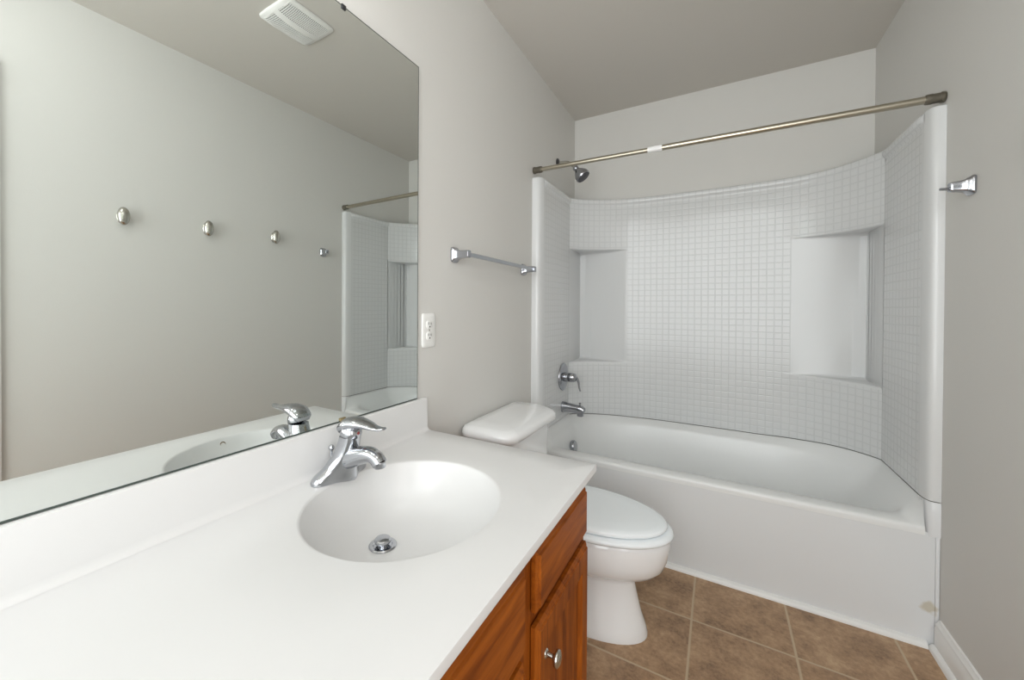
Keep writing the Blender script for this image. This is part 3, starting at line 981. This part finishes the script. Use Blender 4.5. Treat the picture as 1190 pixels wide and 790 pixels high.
# ================================================================= OUTLET
out = thing('wall_outlet', 'white double wall outlet beside the mirror edge', 'outlet', (0, 0.026, 1.091))
bm = bmesh.new()
def orr(i, x, hy=0.0365, hz=0.060):
    return ring((x, 0.026, 1.091), (0, 1, 0), (0, 0, 1), hy - i, hz - i, 40, 9)
loft(bm, [orr(0, 0.0006), orr(0, 0.0028), orr(0.0015, 0.0050), orr(0.004, 0.0062), orr(0.02, 0.0066)])
link('cover_plate', bm, PLASTIC, out)
for s in (-1, 1):
    zc_ = 1.091 + s * 0.0195
    bm = bmesh.new()
    loft(bm, [ring((x, 0.026, zc_), (0, 1, 0), (0, 0, 1), 0.0165 - i, 0.0145 - i, 28, 3.2) for x, i in ((0.0055, 0), (0.0082, 0), (0.0090, 0.001))])
    rc = link('receptacle', bm, PLASTIC, out)
    bm = bmesh.new()
    box(bm, 0.0088, 0.0093, 0.026 - 0.0078, 0.026 - 0.0052, zc_ - 0.001, zc_ + 0.008)
    box(bm, 0.0088, 0.0093, 0.026 + 0.0052, 0.026 + 0.0078, zc_ - 0.001, zc_ + 0.007)
    lathe(bm, (0.0088, 0.026, zc_ - 0.0075), (1, 0, 0), [(0, 0.0030), (0.0005, 0.0030)], 12)
    link('slot', bm, BLACK, rc)
bm = bmesh.new()
lathe(bm, (0.0062, 0.026, 1.091), (1, 0, 0), [(0, 0.0035), (0.001, 0.0035), (0.0015, 0.002), (0.0015, 0)], 14)
link('screw', bm, NICKEL2, out)

# ================================================================= TOWEL BAR, POST, HOOKS
def post(name, parent, x, s, y, z, reach):
    """flared chrome post leaving the wall at x in direction s"""
    bm = bmesh.new()
    prof = [(0.0006, 0.0235, 0.0285), (0.004, 0.0245, 0.0295), (0.008, 0.0235, 0.0275), (0.012, 0.020, 0.0225), (0.020, 0.0165, 0.0185), (0.030, 0.0145, 0.0160), (0.045, 0.0130, 0.0145), (reach - 0.0012, 0.0125, 0.0140), (reach, 0.0115, 0.0130)]
    loft(bm, [ring((x + s * d, y, z), (0, 1, 0), (0, 0, 1), a, b, 32, 5) for d, a, b in prof])
    return link(name, bm, CHROME2, parent)
tb = thing('towel_bar', 'chrome towel bar on the wall above the toilet tank', 'towel bar', (0, 0.495, 1.368))
TB0, TB1 = 0.183, 0.806
post('post', tb, 0, 1, TB0, 1.370, 0.070)
post('post', tb, 0, 1, TB1, 1.366, 0.070)
bm = bmesh.new()
loft(bm, [ring((0.056, y, z), (1, 0, 0), (0, 0, 1), 0.0075, 0.0080, 24, 6) for y, z in ((TB0 + 0.0128, 1.370), (TB1 - 0.0128, 1.366))])
link('bar', bm, CHROME, tb)

rp = thing('towel_ring_post', 'lone chrome flared post with a short stub on the wall beside the tub front', 'wall hook', (W, 0.752, 1.551))
post('post', rp, W, -1, 0.752, 1.551, 0.050)
bm = bmesh.new()
tube(bm, [(W - 0.040, 0.752, 1.546), (W - 0.055, 0.748, 1.546), (W - 0.072, 0.742, 1.546)], [0.006, 0.0045, 0.004], 12)
link('stub', bm, CHROME2, rp)

hooks = [(-0.345, 1.583, 'oval nickel wall hook reflected nearest the left of the mirror, farthest from the tub'),
         (0.012, 1.588, 'middle oval nickel wall hook of the three reflected in the mirror'),
         (0.392, 1.600, 'oval nickel wall hook nearest the chrome post and the tub')]
def make_hook():
    t = thing('wall_hook', '', 'wall hook', (W, 0, 0), 'oval hooks on the right wall')
    bm = bmesh.new()
    loft(bm, [ring((W - d, 0, 0), (0, 1, 0), (0, 0, 1), a, b, 32) for d, a, b in ((0.0005, 0.018, 0.032), (0.004, 0.018, 0.032), (0.008, 0.013, 0.022), (0.016, 0.010, 0.014))])
    link('base', bm, NICKEL2, t)
    bm = bmesh.new()
    prof = []
    for k in range(11):
        q = -PI / 2 + PI * k / 10
        prof.append((0.030 + 0.017 * math.sin(q), 0.024 * max(math.cos(q), 0.02), 0.042 * max(math.cos(q), 0.02)))
    loft(bm, [ring((W - d, 0, 0), (0, 1, 0), (0, 0, 1), a, b, 32) for d, a, b in prof])
    link('oval_head', bm, NICKEL2, t)
    return t
hk = make_hook()
for i, (y, z, lab) in enumerate(hooks):
    if i == 0:
        o = hk
    else:
        o = hk.copy()
        COL.objects.link(o)
        for ch in list(hk.children):
            c = ch.copy()
            COL.objects.link(c)
            c.parent = o
    o.location = (W, y, z)
    o['label'] = lab

# ================================================================= CEILING VENT
VX, VYc = 0.808, 0.066
vent = thing('ceiling_vent', 'white ceiling exhaust fan grille reflected at the top of the mirror', 'vent', (VX, VYc, H))
bm = bmesh.new()
def vr(i, z, n=64):
    return ring((VX, VYc, z), (1, 0, 0), (0, 1, 0), 0.112 - i, 0.124 - i, n, 7)
HXI, HYI = 0.112, 0.124
# pillow frame with two openings: built from strips
def pz(x, y):
    a, b = (x - VX) / HXI, (y - VYc) / HYI
    return H - 0.006 - 0.020 * (1 - min(1, abs(a)) ** 3) ** 0.7 * (1 - min(1, abs(b)) ** 3) ** 0.7
fx = [-0.112, -0.108, -0.102, -0.095, -0.055, -0.018, -0.009, 0.0, 0.009, 0.018, 0.055, 0.095, 0.102, 0.108, 0.112]
fy = [-0.124, -0.119, -0.112, -0.104, -0.05, 0, 0.05, 0.104, 0.112, 0.119, 0.124]
def corner(x, y):
    # pull the four corners in so the outline is rounded
    a, b = abs(x) / HXI, abs(y) / HYI
    k = (a ** 9 + b ** 9) ** (1 / 9)
    m = max(a, b)
    s = m / k if k > 1e-6 else 1
    return x * s, y * s
V = {}
for i, x in enumerate(fx):
    for j, y in enumerate(fy):
        xx, yy = corner(x, y)
        V[i, j] = bm.verts.new((VX + xx, VYc + yy, pz(VX + x, VYc + y)))
for i in range(len(fx) - 1):
    for j in range(len(fy) - 1):
        xm, ym = (fx[i] + fx[i + 1]) / 2, (fy[j] + fy[j + 1]) / 2
        if 0.018 < abs(xm) < 0.095 and abs(ym) < 0.104:
            continue
        bm.faces.new((V[i, j], V[i + 1, j], V[i + 1, j + 1], V[i, j + 1]))
# skirt up to the ceiling
lo = []
nb = [(i, 0) for i in range(len(fx))] + [(len(fx) - 1, j) for j in range(1, len(fy))] + [(i, len(fy) - 1) for i in range(len(fx) - 2, -1, -1)] + [(0, j) for j in range(len(fy) - 2, 0, -1)]
upv = [bm.verts.new((V[k].co.x, V[k].co.y, H - 0.0006)) for k in nb]
for q in range(len(nb)):
    r_ = (q + 1) % len(nb)
    bm.faces.new((V[nb[q]], V[nb[r_]], upv[r_], upv[q]))
link('cover_frame', bm, PLASTIC, vent, angle=60)
for s in (-1, 1):
    bm = bmesh.new()
    for k in range(26):
        y = VYc - 0.104 + 0.208 * (k + 0.5) / 26
        xa, xb = VX + s * 0.0182, VX + s * 0.0948
        N = 6
        rr = []
        for q in range(N + 1):
            x = xa + (xb - xa) * q / N
            z = pz(x, y)
            rr.append([Vector((x, y - 0.0019, z)), Vector((x, y + 0.0019, z)), Vector((x, y + 0.0019, z + 0.0025)), Vector((x, y - 0.0019, z + 0.0025))])
        loft(bm, rr)
    for q in range(1, 9):
        x = VX + s * (0.0182 + 0.0766 * q / 9)
        rr = []
        for k in range(13):
            y = VYc - 0.104 + 0.208 * k / 12
            z = pz(x, y) + 0.0004
            rr.append([Vector((x - 0.0009, y, z)), Vector((x + 0.0009, y, z)), Vector((x + 0.0009, y, z + 0.002)), Vector((x - 0.0009, y, z + 0.002))])
        loft(bm, rr)
    link('grille', bm, PLASTIC, vent, smooth=False)
bm = bmesh.new()
box(bm, VX - 0.097, VX + 0.097, VYc - 0.106, VYc + 0.106, H - 0.004, H - 0.0006)
link('housing', bm, mat('dark_fan_housing', (0.12, 0.12, 0.12), 0.7), vent, smooth=False)

# ================================================================= VANITY LIGHT (above the mirror, over the top edge of the picture)
vl = thing('vanity_light', 'bar of globe bulbs on the wall above the mirror', 'light fixture', (0, LY, LZ))
bm = bmesh.new()
loft(bm, [ring((x, LY, LZ), (0, 1, 0), (0, 0, 1), 0.30 - i, 0.055 - i, 40, 8) for x, i in ((0.0006, 0), (0.022, 0), (0.028, 0.006))])
link('backplate', bm, CHROME, vl)
glow = bpy.data.materials.new('lit_bulb')
glow.use_nodes = True
glow.node_tree.nodes.remove(glow.node_tree.nodes['Principled BSDF'])
em = glow.node_tree.nodes.new('ShaderNodeEmission')
em.inputs[0].default_value = (*BULB_COLOR, 1)
em.inputs[1].default_value = BULB_STRENGTH
glow.node_tree.links.new(em.outputs[0], glow.node_tree.nodes['Material Output'].inputs[0])
for y in (LY - 0.21, LY, LY + 0.21):
    bm = bmesh.new()
    lathe(bm, (0.026, y, LZ), (1, 0, 0), [(0, 0.024), (0.004, 0.024), (0.006, 0.018), (0.030, 0.018), (0.031, 0.012)], 24)
    sk = link('socket', bm, CHROME, vl)
    bm = bmesh.new()
    r = 0.045
    lathe(bm, (0.1, y, LZ), (1, 0, 0), [(-0.043, 0.012)] + [(r * math.sin(q), r * math.cos(q)) for q in [(-1.25 + (1.25 + PI / 2) * k / 14) for k in range(15)]], 28)
    link('bulb', bm, glow, sk)

# ================================================================= CEILING FILL GLOBE (added to brighten the room, out of view)
cg = thing('ceiling_fill', 'round opal fill globe added under the ceiling on a white base', 'light fixture', (0.86, -0.88, H))
bm = bmesh.new()
lathe(bm, (0.86, -0.88, H - 0.0006), (0, 0, -1), [(0, 0.075), (0.006, 0.078), (0.014, 0.075), (0.022, 0.062), (0.024, 0.0)], 32)
link('base', bm, PLASTIC, cg)
gg = glow.copy()
gg.name = 'fill_globe'
for nd in gg.node_tree.nodes:
    if nd.type == 'EMISSION':
        nd.inputs[0].default_value = (0.98, 1.0, 1.0, 1)
        nd.inputs[1].default_value = CEIL_STRENGTH
bm = bmesh.new()
r = 0.11
lathe(bm, (0.86, -0.88, H - 0.125), (0, 0, -1), [(r * math.sin(q), r * math.cos(q)) for q in [(-1.1 + (1.1 + PI / 2) * k / 18) for k in range(19)]], 36)
link('globe', bm, gg, cg)
